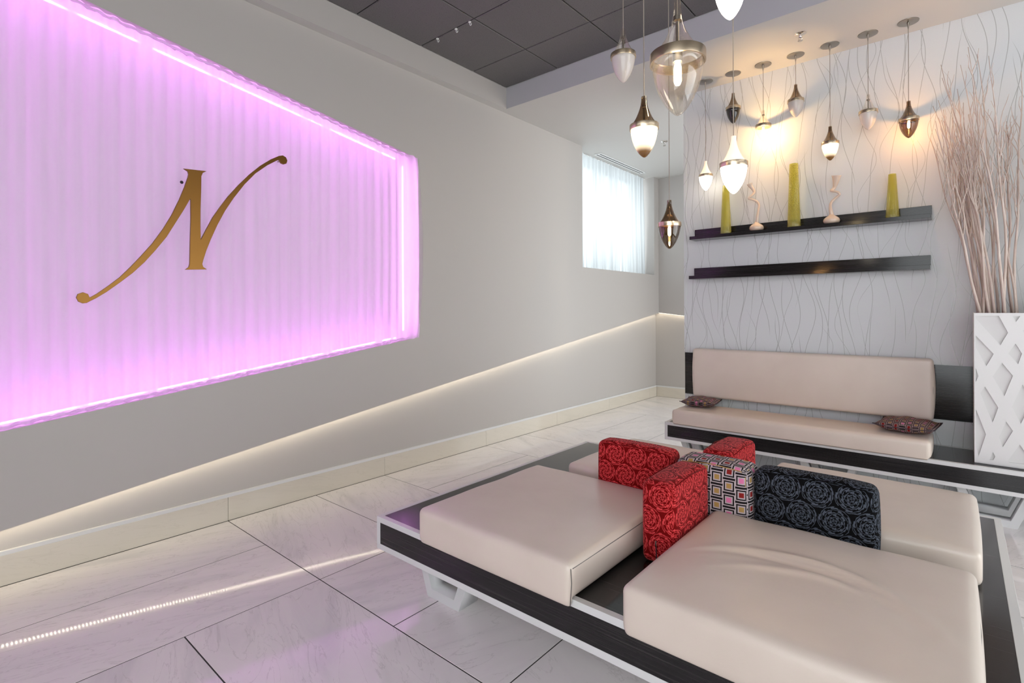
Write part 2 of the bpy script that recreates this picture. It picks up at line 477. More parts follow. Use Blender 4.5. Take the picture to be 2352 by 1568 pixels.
def tube_mesh(name, pts, radii, seg=8, cap=True):
    bm = bmesh.new()
    rings = []
    n = len(pts)
    P = [Vector(p) for p in pts]
    up = None
    for i in range(n):
        d = (P[min(i + 1, n - 1)] - P[max(i - 1, 0)])
        d = d.normalized() if d.length > 1e-9 else Vector((0, 0, 1))
        if up is None:
            up = d.orthogonal().normalized()
        up = (up - d * up.dot(d))
        up = up.normalized() if up.length > 1e-6 else d.orthogonal().normalized()
        w = d.cross(up)
        r = radii[i] if isinstance(radii, (list, tuple)) else radii
        rings.append([bm.verts.new(P[i] + (up * math.cos(2 * PI * k / seg) + w * math.sin(2 * PI * k / seg)) * r) for k in range(seg)])
    for a, b in zip(rings, rings[1:]):
        for k in range(seg):
            bm.faces.new((a[k], a[(k + 1) % seg], b[(k + 1) % seg], b[k]))
    if cap:
        bm.faces.new(rings[0][::-1]); bm.faces.new(rings[-1])
    return bm

def lathe(name, prof, seg=40, mat=None, parent=None, loc=(0, 0, 0), close_ends=False, sharp=None):
    bm = bmesh.new()
    uvl = bm.loops.layers.uv.new('UVMap')
    rings = []
    for r, z in prof:
        if r < 1e-6: rings.append([bm.verts.new((0, 0, z))])
        else: rings.append([bm.verts.new((r * math.cos(2 * PI * k / seg), r * math.sin(2 * PI * k / seg), z)) for k in range(seg)])
    for i, (a, b) in enumerate(zip(rings, rings[1:])):
        for k in range(seg):
            k2 = (k + 1) % seg
            if len(a) == 1 and len(b) == 1: continue
            if len(a) == 1: vs = (a[0], b[k2], b[k]); us = ((k + .5, i), (k + 1, i + 1), (k, i + 1))
            elif len(b) == 1: vs = (a[k], a[k2], b[0]); us = ((k, i), (k + 1, i), (k + .5, i + 1))
            else: vs = (a[k], a[k2], b[k2], b[k]); us = ((k, i), (k + 1, i), (k + 1, i + 1), (k, i + 1))
            f = bm.faces.new(vs)
            for lp, q in zip(f.loops, us): lp[uvl].uv = (q[0] / seg, q[1] / len(prof))
    bmesh.ops.recalc_face_normals(bm, faces=bm.faces)
    o = link(name, to_mesh(bm, name), mat, parent, smooth=True, auto=sharp)
    o.location = loc
    return o

def rounded_box_mesh(name, sx, sy, sz, r, n=(14, 14, 6), crown=0.0, fn=None, puff=0.0):
    """rounded block centred in x,y with its base at z=0; UVs in metres"""
    hx, hy, hz = sx / 2, sy / 2, sz / 2
    def arr(h, k):
        a = [-h + r * (1 - math.cos(PI / 2 * i / 4)) for i in range(5)]
        mid = [(-h + r) + (2 * h - 2 * r) * i / k for i in range(1, k)]
        return a + mid + [-x for x in a[::-1]]
    ax = [arr(hx, n[0]), arr(hy, n[1]), arr(hz, n[2])]
    H = (hx, hy, hz)
    bm = bmesh.new()
    uvl = bm.loops.layers.uv.new('UVMap')
    cache = {}
    def vert(p):
        q = [max(-H[i] + r, min(H[i] - r, p[i])) for i in range(3)]
        d = Vector(p) - Vector(q)
        c = Vector(q) + (d.normalized() * r if d.length > 1e-9 else Vector())
        u, v, w = c.x / hx, c.y / hy, c.z / hz
        if crown and c.z > 0: c.z += crown * (1 - u ** 4) * (1 - v ** 4) * min(1, (w * 1.2))
        if puff:
            c.x += puff * (u) * (1 - v * v) * (1 - w * w); c.y += puff * (v) * (1 - u * u) * (1 - w * w)
        if fn: c = fn(c, u, v, w)
        key = (round(p[0], 6), round(p[1], 6), round(p[2], 6))
        if key not in cache:
            cache[key] = bm.verts.new((c.x, c.y, c.z + hz))
        return cache[key]
    for a in range(3):
        b, c = [(1, 2), (0, 2), (0, 1)][a]
        for s in (-1, 1):
            for i in range(len(ax[b]) - 1):
                for j in range(len(ax[c]) - 1):
                    ps = []
                    for ii, jj in ((i, j), (i + 1, j), (i + 1, j + 1), (i, j + 1)):
                        p = [0, 0, 0]; p[a] = s * H[a]; p[b] = ax[b][ii]; p[c] = ax[c][jj]
                        ps.append(p)
                    vs = [vert(p) for p in ps]
                    if len(set(vs)) < 3: continue
                    try: f = bm.faces.new(vs)
                    except ValueError: continue
                    for lp, p in zip(f.loops, ps):
                        lp[uvl].uv = (p[b] + 0.37 * a, p[c] + 0.21 * a + hz)
    bmesh.ops.recalc_face_normals(bm, faces=bm.faces)
    me = to_mesh(bm, name)
    for p in me.polygons: p.use_smooth = True
    return me

def empty(name, loc, rz=0.0):
    o = bpy.data.objects.new(name, None)
    C.objects.link(o)
    o.empty_display_size = 0.1
    o.location = loc; o.rotation_euler = (0, 0, rz)
    return o
def tag(o, label, cat, group=None):
    o['label'] = label; o['category'] = cat
    if group: o['group'] = group
    return o
def struct(o, label=None):
    o['kind'] = 'structure'
    if label: o['label'] = label
    return o

# ------------------------------------------------------------------ dimensions (metres)
XU = -3.548       # face of the upper left wall
XL = -3.648       # face of the recessed lower left wall
YW = 4.84         # wallpaper wall
YB = 7.76         # recessed lower back wall
YBU = 7.66        # upper back wall
ZC = 3.40         # soffit
ZT = 3.611        # dark tiled ceiling in the tray
TX, TY = -3.47, 3.98
def cove(y): return 0.300 + 0.1377 * (y - 0.306)

# ------------------------------------------------------------------ floor: basket weave of marble tiles
floor = struct(box('floor', -4.1, 3.2, -2.2, 8.0, -0.06, -0.0012, M['grout']), 'marble tile floor laid in a basket weave of long tiles')
MOD, FX, FY, GAP = 1.2235, -2.478, 1.380, 0.0055
def tile_mesh(lx, ly, name):
    bm = bmesh.new()
    b = 0.0006
    z0, z1 = -0.0012, 0.0
    lo = [(-lx / 2, -ly / 2), (lx / 2, -ly / 2), (lx / 2, ly / 2), (-lx / 2, ly / 2)]
    A = [bm.verts.new((x, y, z0)) for x, y in lo]
    B = [bm.verts.new((x, y, z1 - b)) for x, y in lo]
    D = [bm.verts.new((x - math.copysign(b, x), y - math.copysign(b, y), z1)) for x, y in lo]
    bm.faces.new(D)
    for i in range(4):
        j = (i + 1) % 4
        bm.faces.new((A[i], A[j], B[j], B[i])); bm.faces.new((B[i], B[j], D[j], D[i]))
    me = to_mesh(bm, name)
    me.materials.append(M['tile'])
    return me
TM = tile_mesh(MOD - GAP, MOD / 2 - GAP, 'floor_tile')
cut_cache = {}
def place_tile(cx, cy, lx, ly, rot):
    x0, x1 = max(cx - lx / 2, -3.626), min(cx + lx / 2, 3.1)
    y0, y1 = cy - ly / 2, min(cy + ly / 2, 7.74)
    if x1 - x0 < 0.03 or y1 - y0 < 0.03: return
    full = (x1 - x0 > lx - 1e-4) and (y1 - y0 > ly - 1e-4)
    if full:
        me = TM
    else:
        w, h = (x1 - x0, y1 - y0) if not rot else (y1 - y0, x1 - x0)
        k = (round(w, 3), round(h, 3))
        if k not in cut_cache: cut_cache[k] = tile_mesh(w - GAP, h - GAP, 'floor_tile')
        me = cut_cache[k]
    o = link('floor_tile', me, None, floor)
    o.location = ((x0 + x1) / 2, (y0 + y1) / 2, 0)
    o.rotation_euler = (0, 0, PI / 2 * (1 if rot else 0) + PI * random.randint(0, 1))
for i in range(-1, 4):
    for j in range(-2, 6):
        x0, y0 = FX + i * MOD, FY + j * MOD
        if i >= 2 and j < 0: continue
        for k in (0, 1):
            if (i + j) % 2 == 0: place_tile(x0 + MOD / 4 + k * MOD / 2, y0 + MOD / 2, MOD / 2, MOD, True)
            else: place_tile(x0 + MOD / 2, y0 + MOD / 4 + k * MOD / 2, MOD, MOD / 2, False)

# ------------------------------------------------------------------ left wall
NY0, NY1 = -0.62, 2.89
def ntop(y): return 3.036 - 0.1577 * (y - 0.641)
def nbot(y): return 0.784 + 0.1353 * (y - 0.308)
WY0, WY1, WZ = 5.50, 7.51, 1.898
wl = struct(prisms('wall_left', [
    [(-2.2, 0.0), (-0.72, 0.0), (-0.72, ZC), (-2.2, ZC)],
    [(-0.72, cove(-0.72)), (NY0, cove(NY0)), (NY0, ZC), (-0.72, ZC)],
    [(NY0, cove(NY0)), (NY1, cove(NY1)), (NY1, nbot(NY1)), (NY0, nbot(NY0))],
    [(NY0, ntop(NY0)), (NY1, ntop(NY1)), (NY1, ZC), (NY0, ZC)],
    [(NY1, cove(NY1)), (WY0, cove(WY0)), (WY0, ZC), (NY1, ZC)],
    [(WY0, cove(WY0)), (WY1, cove(WY1)), (WY1, WZ), (WY0, WZ)],
    [(WY1, cove(WY1)), (YBU, cove(YBU)), (YBU, ZC), (WY1, ZC)]], -3.96, XU, M['wall']),
    'grey painted wall with slanted recess and slanted lower edge')
lower = prisms('lower_wall', [[(-0.72, 0), (YB + 0.1, 0), (YB + 0.1, cove(YB + 0.1) + 0.004), (-0.72, cove(-0.72) + 0.004)]], -3.82, XL, M['wall'], parent=wl)
prisms('niche_back', [[(NY0 - 0.05, nbot(NY0) - 0.1), (NY1 + 0.05, nbot(NY1) - 0.1), (NY1 + 0.05, ntop(NY1) + 0.1), (NY0 - 0.05, ntop(NY0) + 0.1)]], -3.99, -3.96, M['white_niche'], parent=wl)
wr = struct(box('light_block_rear', -3.96, -0.9, -2.36, -2.2, 0.0, ZC, M['wall']), 'unseen grey wall added behind the viewer to block daylight')  # added out of view to keep daylight off the near left wall
struct(box('light_block_side', 3.2, 3.36, -2.36, 0.7, 0.0, ZC, M['wall']), 'unseen grey wall added right of the viewer to block daylight')  # unseen, added so the near end of the left wall darkens
struct(box('light_block_side', 3.2, 3.36, 0.7, YW, 2.65, ZC, M['wall']), 'unseen header added above the open side to block high daylight')  # added beam out of view, dims the upper wallpaper and soffit
# back wall of the passage
def bcove(x): return cove(YBU) + 0.006 - 0.115 * (x - XU)
wb = struct(prisms('wall_back', [[(-3.82, bcove(XU)), (XU, bcove(XU)), (-1.3, bcove(-1.3)), (-1.3, ZC), (-3.82, ZC)]], YBU, YBU + 0.3, M['wall'], axis='y'),
            'grey wall at the end of the passage')
prisms('lower_wall', [[(-3.82, 0), (-1.3, 0), (-1.3, bcove(-1.3) + 0.02), (-3.82, 1.36)]], YB, YB + 0.2, M['wall'], axis='y', parent=wb)

# marble skirting with a pale cap, one object for each length
def skirting(name, pieces, capbox, label):
    root = struct(empty(name, (0, 0, 0)), label)
    for p in pieces: box('skirting_tile', *p, M['base_tile'], root, bev=0.0012)
    box('cap_strip', *capbox, M['trim'], root)
    return root
ys = [0.157 + 1.2235 * k for k in range(-1, 7)]
pc = []
for a, b in zip(ys, ys[1:] + [YB]):
    a = max(a, -0.715); b = min(b, YB - 0.021)
    if b - a > 0.02: pc.append((XL, -3.628, a + 0.001, b - 0.001, 0.001, 0.152))
skirting('baseboard_left', pc, (XL, -3.6285, -0.715, YB - 0.021, 0.1525, 0.173), 'cream marble skirting along the grey left wall')
xs = [-3.628, -2.55, -1.3]
skirting('baseboard_back', [(a + 0.001, b - 0.001, YB - 0.02, YB, 0.001, 0.152) for a, b in zip(xs, xs[1:])],
         (-3.628, -1.3, YB - 0.0195, YB, 0.1525, 0.173), 'cream marble skirting at the end of the passage')

# LED tape under the slanted edge
def led_tape(name, pts, w, label, normal):
    bm = bmesh.new(); uvl = bm.loops.layers.uv.new('UVMap')
    N = Vector(normal).normalized()
    prev = None; L = 0.0
    for i, p in enumerate(pts):
        p = Vector(p)
        d = (Vector(pts[min(i + 1, len(pts) - 1)]) - Vector(pts[max(i - 1, 0)])).normalized()
        s = d.cross(N).normalized() * (w / 2)
        if i: L += (p - Vector(pts[i - 1])).length
        cur = (bm.verts.new(p + s + N * 0.003), bm.verts.new(p - s + N * 0.003), L)
        if prev:
            f = bm.faces.new((prev[0], prev[1], cur[1], cur[0]))
            for lp, q in zip(f.loops, ((prev[2], 0), (prev[2], 1), (cur[2], 1), (cur[2], 0))): lp[uvl].uv = q
        prev = cur
    bm.normal_update()
    if bm.faces[:][0].normal.dot(N) < 0: bmesh.ops.reverse_faces(bm, faces=bm.faces[:])
    root = empty(name, pts[0])
    e = link('diode_row', to_mesh(bm, 'diode_row'), M['led_warm'], root)
    e.location = -Vector(pts[0])
    bt = tube_mesh('t', [Vector(p) - N * 0.0035 for p in pts], 0.004, 4)
    b = link('tape_backing', to_mesh(bt, 'tape_backing'), M['white_paint'], root)
    b.location = -Vector(pts[0])
    return tag(root, label, 'light strip')
pts = []
for k in range(0, 121):
    y = -0.6 + (YBU + 0.05 + 0.6) * k / 120
    pts.append((-3.612 + 0.004 * math.sin(y * 5.1), y, cove(y) - 0.0085 - 0.004 * (0.5 + 0.5 * math.sin(y * 3.7 + 1.0))))
led_tape('led_strip', pts, 0.022, 'warm white strip light hidden under the slanted edge of the left wall', (0.0, 0.13, -1))
pts = [(-3.60 + 0.1 * k, YBU + 0.065, bcove(-3.60 + 0.1 * k) - 0.0042) for k in range(0, 23)]
led_tape('led_strip', pts, 0.022, 'short strip light under the edge of the passage end wall', (-0.1, 0.0, -1))

# ------------------------------------------------------------------ lit recess with lilac curtain
def sheer(name, P, folds, amp, ny, nz, mat, seed, right_bulge=0.0, hem=0.0):
    """P(t,s)->(y,z); folds along y, x offset by a pleat function"""
    rng = random.Random(seed)
    ph = [rng.uniform(0, 6.28) for _ in range(6)]
    bm = bmesh.new(); uvl = bm.loops.layers.uv.new('UVMap')
    V = []
    for i in range(ny + 1):
        t = i / ny
        row = []
        for j in range(nz + 1):
            s = j / nz
            y, z = P(t, s)
            a = 2 * PI * folds * t + 0.5 * math.sin(9 * t + ph[0]) + 0.25 * math.sin(31 * t + ph[1])
            w = math.sin(a + 0.25 * math.sin(3 * s + ph[2] + 7 * t)) 
            w = math.copysign(abs(w) ** 0.8, w)
            fall = 0.75 + 0.25 * math.cos(2 * PI * s)
            x = amp * w * fall + amp * 0.35 * math.sin(a * 0.37 + ph[3])
            if hem and s < 0.10: x += hem * (1 - s / 0.10) * (0.6 + 0.4 * math.sin(a * 0.8 + 2))
            if right_bulge:
                k = max(0.0, (t - 0.955) / 0.045)
                y += right_bulge * k * k * math.sin(PI * min(1, s * 1.02)) ** 0.8
                x += 0.048 * k
            row.append((bm.verts.new((x, y, z)), (y, z)))
        V.append(row)
    for i in range(ny):
        for j in range(nz):
            q = (V[i][j], V[i + 1][j], V[i + 1][j + 1], V[i][j + 1])
            f = bm.faces.new([a[0] for a in q])
            for lp, a in zip(f.loops, q): lp[uvl].uv = a[1]
    return link(name, to_mesh(bm, name), mat, None, smooth=True)
cur = empty('backlit_curtain', (-3.58, 1.2, 0.8))
tag(cur, 'gathered sheer curtain glowing lilac in the slanted wall recess', 'curtain')
def PN(t, s):
    y = NY0 + 0.004 + (NY1 - NY0 - 0.008) * t
    b, tp = nbot(y) + 0.004, ntop(y) - 0.004
    return y, b + (tp - b) * s
cs = sheer('fabric', PN, 46, 0.011, 460, 26, M['niche_curtain'], 3, right_bulge=0.055, hem=0.012)
cs.parent = cur; cs.location = Vector((-3.572, 0, 0)) - cur.location
# rod pocket at the top and ruffle at the bottom
for nm, fn, dz in (('top_hem', ntop, -0.022), ('bottom_hem', nbot, 0.016)):
    pp = [(-3.566 + 0.006 * math.sin(60 * k / 160.0) - cur.location.x, NY0 + 0.01 + (NY1 - NY0 - 0.02) * k / 160 - cur.location.y,
           fn(NY0 + 0.01 + (NY1 - NY0 - 0.02) * k / 160) + dz + 0.003 * math.sin(k * 1.7) - cur.location.z) for k in range(161)]
    o = link(nm, to_mesh(tube_mesh(nm, pp, [0.009 + 0.003 * math.sin(k * 2.3) for k in range(161)], 6), nm), M['niche_curtain'], cur, smooth=True)
def led_bar(pts, label, mat):
    bt = tube_mesh('led', [Vector(p) - Vector(pts[0]) for p in pts], 0.006, 6)
    root = empty('led_strip', pts[0])
    link('diode_row', to_mesh(bt, 'diode_row'), mat, root)
    bb = tube_mesh('led', [Vector(p) - Vector(pts[0]) - Vector((0.016, 0, 0)) for p in pts], 0.007, 4)
    link('tape_backing', to_mesh(bb, 'tape_backing'), M['white_paint'], root)
    return tag(root, label, 'light strip')
led_bar([(-3.72, NY0 + 0.1 + (NY1 - NY0 - 0.2) * k / 12, ntop(NY0 + 0.1 + (NY1 - NY0 - 0.2) * k / 12) - 0.012) for k in range(13)],
        'magenta strip light along the top of the curtained recess', M['led_magenta'])
led_bar([(-3.72, NY0 + 0.1 + (NY1 - NY0 - 0.2) * k / 12, nbot(NY0 + 0.1 + (NY1 - NY0 - 0.2) * k / 12) + 0.012) for k in range(13)],
        'magenta strip light along the bottom of the curtained recess', M['led_magenta'])
led_bar([(-3.66, NY1 - 0.065, nbot(NY1) + 0.06 + (ntop(NY1) - nbot(NY1) - 0.12) * k / 6) for k in range(7)],
        'pink strip light down the far side of the curtained recess', M['led_pink'])
led_bar([(-3.72, NY0 + 0.04, nbot(NY0) + 0.06 + (ntop(NY0) - nbot(NY0) - 0.12) * k / 6) for k in range(7)],
        'magenta strip light down the near side of the curtained recess', M['led_magenta'])

# letter N
NP = [(0.645,1.441),(0.676,1.463),(0.727,1.508),(0.776,1.555),(0.825,1.614),(0.876,1.681),(0.928,1.753),(0.982,1.843),(1.026,1.930),(1.065,2.025),(1.094,2.107),(1.112,2.168),(1.116,2.188),(1.112,2.204),(1.093,2.214),(1.209,2.223),(1.191,2.210),(1.183,2.188),(1.182,2.122),(1.178,1.990),(1.177,1.891),(1.178,1.796),(1.211,1.869),(1.248,1.947),(1.292,2.020),(1.336,2.088),(1.402,2.175),(1.469,2.254),(1.539,2.325),(1.610,2.383),(1.662,2.416),(1.688,2.425),(1.709,2.417),(1.718,2.397),(1.712,2.377),(1.694,2.368),(1.675,2.373),(1.662,2.392),(1.647,2.384),(1.581,2.337),(1.504,2.268),(1.435,2.184),(1.369,2.086),(1.317,1.997),(1.272,1.903),(1.235,1.812),(1.210,1.743),(1.192,1.682),(1.186,1.655),(1.191,1.637),(1.209,1.625),(1.098,1.617),(1.114,1.631),(1.120,1.651),(1.123,1.787),(1.127,1.918),(1.127,2.035),(1.123,2.044),(1.088,1.971),(1.048,1.895),(0.998,1.800),(0.944,1.720),(0.891,1.648),(0.835,1.584),(0.776,1.528),(0.718,1.476),(0.671,1.440),(0.645,1.424),(0.632,1.415),(0.617,1.413),(0.599,1.422),(0.591,1.442),(0.597,1.460),(0.617,1.469),(0.637,1.461)]
def plate(name, outer, holes, depth, mat, place, parent=None, bevel=0.0):
    """flat outline with holes, extruded; place(u,v,w)->(x,y,z)"""
    cu = bpy.data.curves.new(name, 'CURVE')
    cu.dimensions = '2D'; cu.fill_mode = 'BOTH'; cu.extrude = depth / 2; cu.bevel_depth = bevel
    for P in [outer] + holes:
        sp = cu.splines.new('POLY'); sp.points.add(len(P) - 1); sp.use_cyclic_u = True
        for q, pt in zip(P, sp.points): pt.co = (q[0], q[1], 0, 1)
    tmp = bpy.data.objects.new('tmp', cu)
    C.objects.link(tmp)
    dg = bpy.context.evaluated_depsgraph_get()
    me = bpy.data.meshes.new_from_object(tmp.evaluated_get(dg))
    bpy.data.objects.remove(tmp)
    me.materials.clear()
    for v in me.vertices: v.co = place(*v.co)
    bm = bmesh.new(); bm.from_mesh(me)
    bmesh.ops.remove_doubles(bm, verts=bm.verts, dist=1e-5)
    bmesh.ops.recalc_face_normals(bm, faces=bm.faces)
    bm.to_mesh(me); bm.free()
    me.name = name
    return link(name, me, mat, parent)
XN = -3.498
sign = tag(empty('letter_sign', (XN, 1.15, 1.413)), 'bronze letter N with long curling tails mounted on the lilac curtain', 'sign')
plate('letter', NP, [], 0.012, M['sign'], lambda u, v, w: (w, u - 1.15, v - 1.413), sign, bevel=0.0012)
for (y, z) in ((1.15, 2.10), (1.15, 1.72), (0.617, 1.441), (1.69, 2.397)):
    o = link('standoff', to_mesh(tube_mesh('s', [(-0.082, 0, 0), (-0.004, 0, 0)], 0.005, 8), 'standoff'), M['nickel'], sign)
    o.location = (0, y - 1.15, z - 1.413)
o = lathe('wall_plug', [(0, 0), (0.010, 0.001), (0.007, 0.006), (0, 0.008)], 10, M['black_plug'], None, (-3.545, 1.094, 2.143))
o.rotation_euler = (0, PI / 2, 0)
tag(o, 'small dark fixing on the curtain beside the letter', 'fixing')

# ------------------------------------------------------------------ ceiling: soffit, tray, tiles
so = struct(prisms('ceiling', [[(-4.1, ZC), (TX, ZC), (TX, ZC + 0.32), (-4.1, ZC + 0.32)]], -2.2, TY, M['soffit'], axis='y'), 'pale plaster ceiling margin around the dark tiled tray')
bm = bmesh.new()
bm_box(bm, -4.1, 3.2, TY, 8.0, ZC, ZC + 0.32)
link('back_margin', to_mesh(bm, 'back_margin'), M['soffit'], so)
bm = bmesh.new()
bm_box(bm, TX - 0.001, 3.2, TY - 0.004, TY - 0.0005, ZC + 0.0005, ZT)
link('fascia', to_mesh(bm, 'fascia'), M['fascia'], so)
bm = bmesh.new()
bm_box(bm, TX + 0.0005, TX + 0.004, -2.2, TY - 0.004, ZC + 0.0005, ZT)
link('fascia', to_mesh(bm, 'fascia'), M['wall'], so)
deck = struct(box('ceiling', TX, 3.2, -2.2, TY, ZT + 0.014, ZT + 0.1, M['grout']), 'dark acoustic tile ceiling in the raised tray')
CXs = [TX + 0.005, -2.832, -2.180, -1.528, -0.876, -0.224, 0.428, 1.08, 1.732, 2.384, 3.036]
CYs = [TY - 0.006] + [3.498 - 0.625 * k for k in range(0, 9)]
def ctile_mesh(lx, ly):
    bm = bmesh.new()
    b = 0.004
    lo = [(-lx / 2, -ly / 2), (lx / 2, -ly / 2), (lx / 2, ly / 2), (-lx / 2, ly / 2)]
    D = [bm.verts.new((x - math.copysign(b, x), y - math.copysign(b, y), 0)) for x, y in lo]
    B = [bm.verts.new((x, y, b)) for x, y in lo]
    A = [bm.verts.new((x, y, 0.014)) for x, y in lo]
    bm.faces.new(D[::-1])
    for i in range(4):
        j = (i + 1) % 4
        bm.faces.new((B[j], B[i], A[i], A[j])); bm.faces.new((D[j], D[i], B[i], B[j]))
    bmesh.ops.recalc_face_normals(bm, faces=bm.faces)
    me = to_mesh(bm, 'ceiling_tile'); me.materials.append(M['ceil_tile'])
    return me
cc = {}
for a, b in zip(CXs, CXs[1:]):
    for d, c in zip(CYs, CYs[1:]):
        k = (round(b - a, 3), round(d - c, 3))
        if k not in cc: cc[k] = ctile_mesh(b - a - 0.008, d - c - 0.008)
        o = link('ceiling_tile', cc[k], None, deck)
        o.location = ((a + b) / 2, (c + d) / 2, ZT + random.uniform(-0.0008, 0.0008))
# hooks on the grid
for i, (x, y) in enumerate([(-2.882, 2.876), (-3.037, 2.878), (-3.262, 2.880)]):
    h = empty('ceiling_hook', (x, y, ZT))
    lathe('clip', [(0, 0.0), (0.012, 0.0), (0.012, -0.006), (0, -0.008)], 10, M['white_paint'], h, (0, 0, 0), sharp=40)
    pp = [(0, 0, -0.006), (0, 0, -0.022), (0.004, 0, -0.030), (0.012, 0, -0.034), (0.018, 0, -0.028), (0.018, 0, -0.020)]
    link('hook', to_mesh(tube_mesh('h', pp, 0.0028, 6), 'hook'), M['white_paint'], h, smooth=True)
    tag(h, ['white ceiling hook farthest from the left wall', 'white ceiling hook, middle one of the row of three', 'white ceiling hook closest to the left wall'][i], 'hook', 'white hooks on the dark ceiling')

# ------------------------------------------------------------------ window in the left wall
win = struct(empty('window_1', (-3.995, 6.5, 1.9)), 'daylit window behind a sheer curtain')
for (y0, y1, z0, z1) in ((5.40, 7.60, 1.85, 1.90), (5.40, 7.60, 3.36, 3.40), (5.40, 5.45, 1.90, 3.36), (7.55, 7.60, 1.90, 3.36), (6.48, 6.53, 1.90, 3.36)):
    box('window_frame', -0.03, 0.03, y0 - 6.5, y1 - 6.5, z0 - 1.9, z1 - 1.9, M['white_paint'], win)
for y0, y1 in ((5.45, 6.48), (6.53, 7.55)):
    box('pane', -0.004, 0.004, y0 - 6.5, y1 - 6.5, 0, 1.46, M['pane'], win)
def PW(t, s):
    y = WY0 + 0.004 + (WY1 - 0.05 - WY0 - 0.004) * t + 0.045 * (1 - s) * t
    return y, WZ + 0.003 + (ZC - 0.012 - WZ) * s
wc = sheer('fabric', PW, 21, 0.022, 300, 20, M['win_curtain'], 11)
wcr = tag(empty('window_curtain', (-3.70, 6.5, 1.9)), 'white sheer curtain drawn across the daylit window in the left wall', 'curtain')
wc.parent = wcr; wc.location = (0, -6.5, -1.9)
link('track', to_mesh(tube_mesh('t', [(0, WY0 - 6.49, 1.492), (0, WY1 - 6.51, 1.492)], 0.007, 6), 'track'), M['white_paint'], wcr)

# slot diffuser above the window
vent = tag(empty('slot_vent', (-3.57, 6.53, ZC)), 'long white slot air vent in the ceiling above the window', 'vent')
vx = [-0.052, -0.036, -0.024, -0.006, 0.006, 0.024, 0.036, 0.052]
for a, b in ((-0.052, -0.034), (-0.012, 0.012), (0.034, 0.052)):
    box('frame_rail', a, b, -0.63, 0.63, -0.008, -0.001, M['white_paint'], vent)
for s in (-1, 1):
    box('end_cap', -0.052, 0.052, s * 0.63 - 0.012, s * 0.63 + 0.012, -0.0085, -0.001, M['white_paint'], vent)
for a in (-0.034, 0.012):
    box('slot', a, a + 0.022, -0.62, 0.62, -0.004, -0.001, M['vent_black'], vent)

def sprinkler(loc, label):
    r = tag(empty('sprinkler_head', loc), label, 'sprinkler')
    lathe('escutcheon', [(0.0, -0.012), (0.020, -0.010), (0.036, -0.004), (0.041, -0.0005), (0.041, 0.0)], 28, M['chrome'], r, sharp=40)
    lathe('body', [(0.010, -0.010), (0.011, -0.022), (0.008, -0.026)], 14, M['chrome'], r)
    for s in (-1, 1):
        link('frame_arm', to_mesh(tube_mesh('a', [(s * 0.010, 0, -0.022), (s * 0.013, 0, -0.034), (s * 0.003, 0, -0.046)], 0.0022, 6), 'frame_arm'), M['chrome'], r)
    lathe('deflector', [(0, -0.048), (0.017, -0.049), (0.017, -0.051), (0, -0.052)], 18, M['chrome'], r, sharp=40)
sprinkler((-0.885, 4.328, ZC), 'chrome ceiling sprinkler in front of the row of pendant lamps')
sprinkler((-2.703, 6.01, ZC), 'chrome ceiling sprinkler near the curtained window')

# ------------------------------------------------------------------ wallpaper wall with dark band
wp = struct(box('wall_right', -1.980, 3.2, YW, YW + 0.16, 0.0, ZC, M['wallpaper']), 'wall papered with silvery branching lines')
box('corner_trim', -1.984, -1.960, YW - 0.004, YW + 0.1, 0.97, ZC, M['wallpaper'], wp)
band = box('wall_band', -1.976, 3.1, YW - 0.010, YW - 0.0005, 0.572, 0.960, M['laminate'], None, uv=True)
struct(band, 'glossy dark wood band on the papered wall'); band.name = 'trim_1'

# shelves
def shelf(x0, x1, z0, z1, ztop, label):
    r = tag(empty('wall_shelf', ((x0 + x1) / 2, YW, z0)), label, 'shelf', 'dark wall shelves')
    ox, oy, oz = r.location
    box('board', x0 - ox, x1 - ox, 4.69 - oy, 4.818 - oy, 0, z1 - z0, M['laminate'], r, bev=0.0012, uv=True)
    box('back_rail', x0 - ox, x1 - ox, 4.8185 - oy, YW - 0.0005 - oy, 0, ztop - z0, M['laminate'], r, bev=0.0012, uv=True)
shelf(-1.873, -0.145, 2.003, 2.032, 2.108, 'dark wooden wall shelf carrying five vases')
shelf(-1.880, -0.153, 1.643, 1.673, 1.750, 'bare dark wooden wall shelf below the vases')

# vases
def green_vase(x, r0, r1, h, label):
    z0 = 2.0322
    prof = [(0, 0.004), (r0 * 0.8, 0.003), (r0 * 0.97, 0.0), (r0, 0.006)]
    for k in range(1, 17):
        s = k / 16
        prof.append((r0 + (r1 - r0) * (s ** 0.9), 0.006 + (h - 0.006) * s))
    prof += [(r1 * 0.9, h + 0.001), (r1 * 0.86, h - 0.01)]
    v = tag(empty('glass_vase', (x, 4.756, z0)), label, 'vase', 'lime green glass vases')
    lathe('body', prof, 40, M['lime'], v, sharp=60)
    inner = [(r0 + (r1 - r0) * ((k / 10) ** 0.9) - 0.004, 0.012 + (h - 0.016) * k / 10) for k in range(11)]
    lathe('inner_wall', inner, 40, M['lime'], v)
green_vase(-1.568, 0.046, 0.027, 0.43, 'tall lime green glass vase at the corridor end of the shelf')
green_vase(-1.024, 0.050, 0.032, 0.522, 'tallest lime green glass vase, in the middle of the shelf')
green_vase(-0.370, 0.043, 0.024, 0.325, 'short lime green glass vase at the planter end of the shelf')
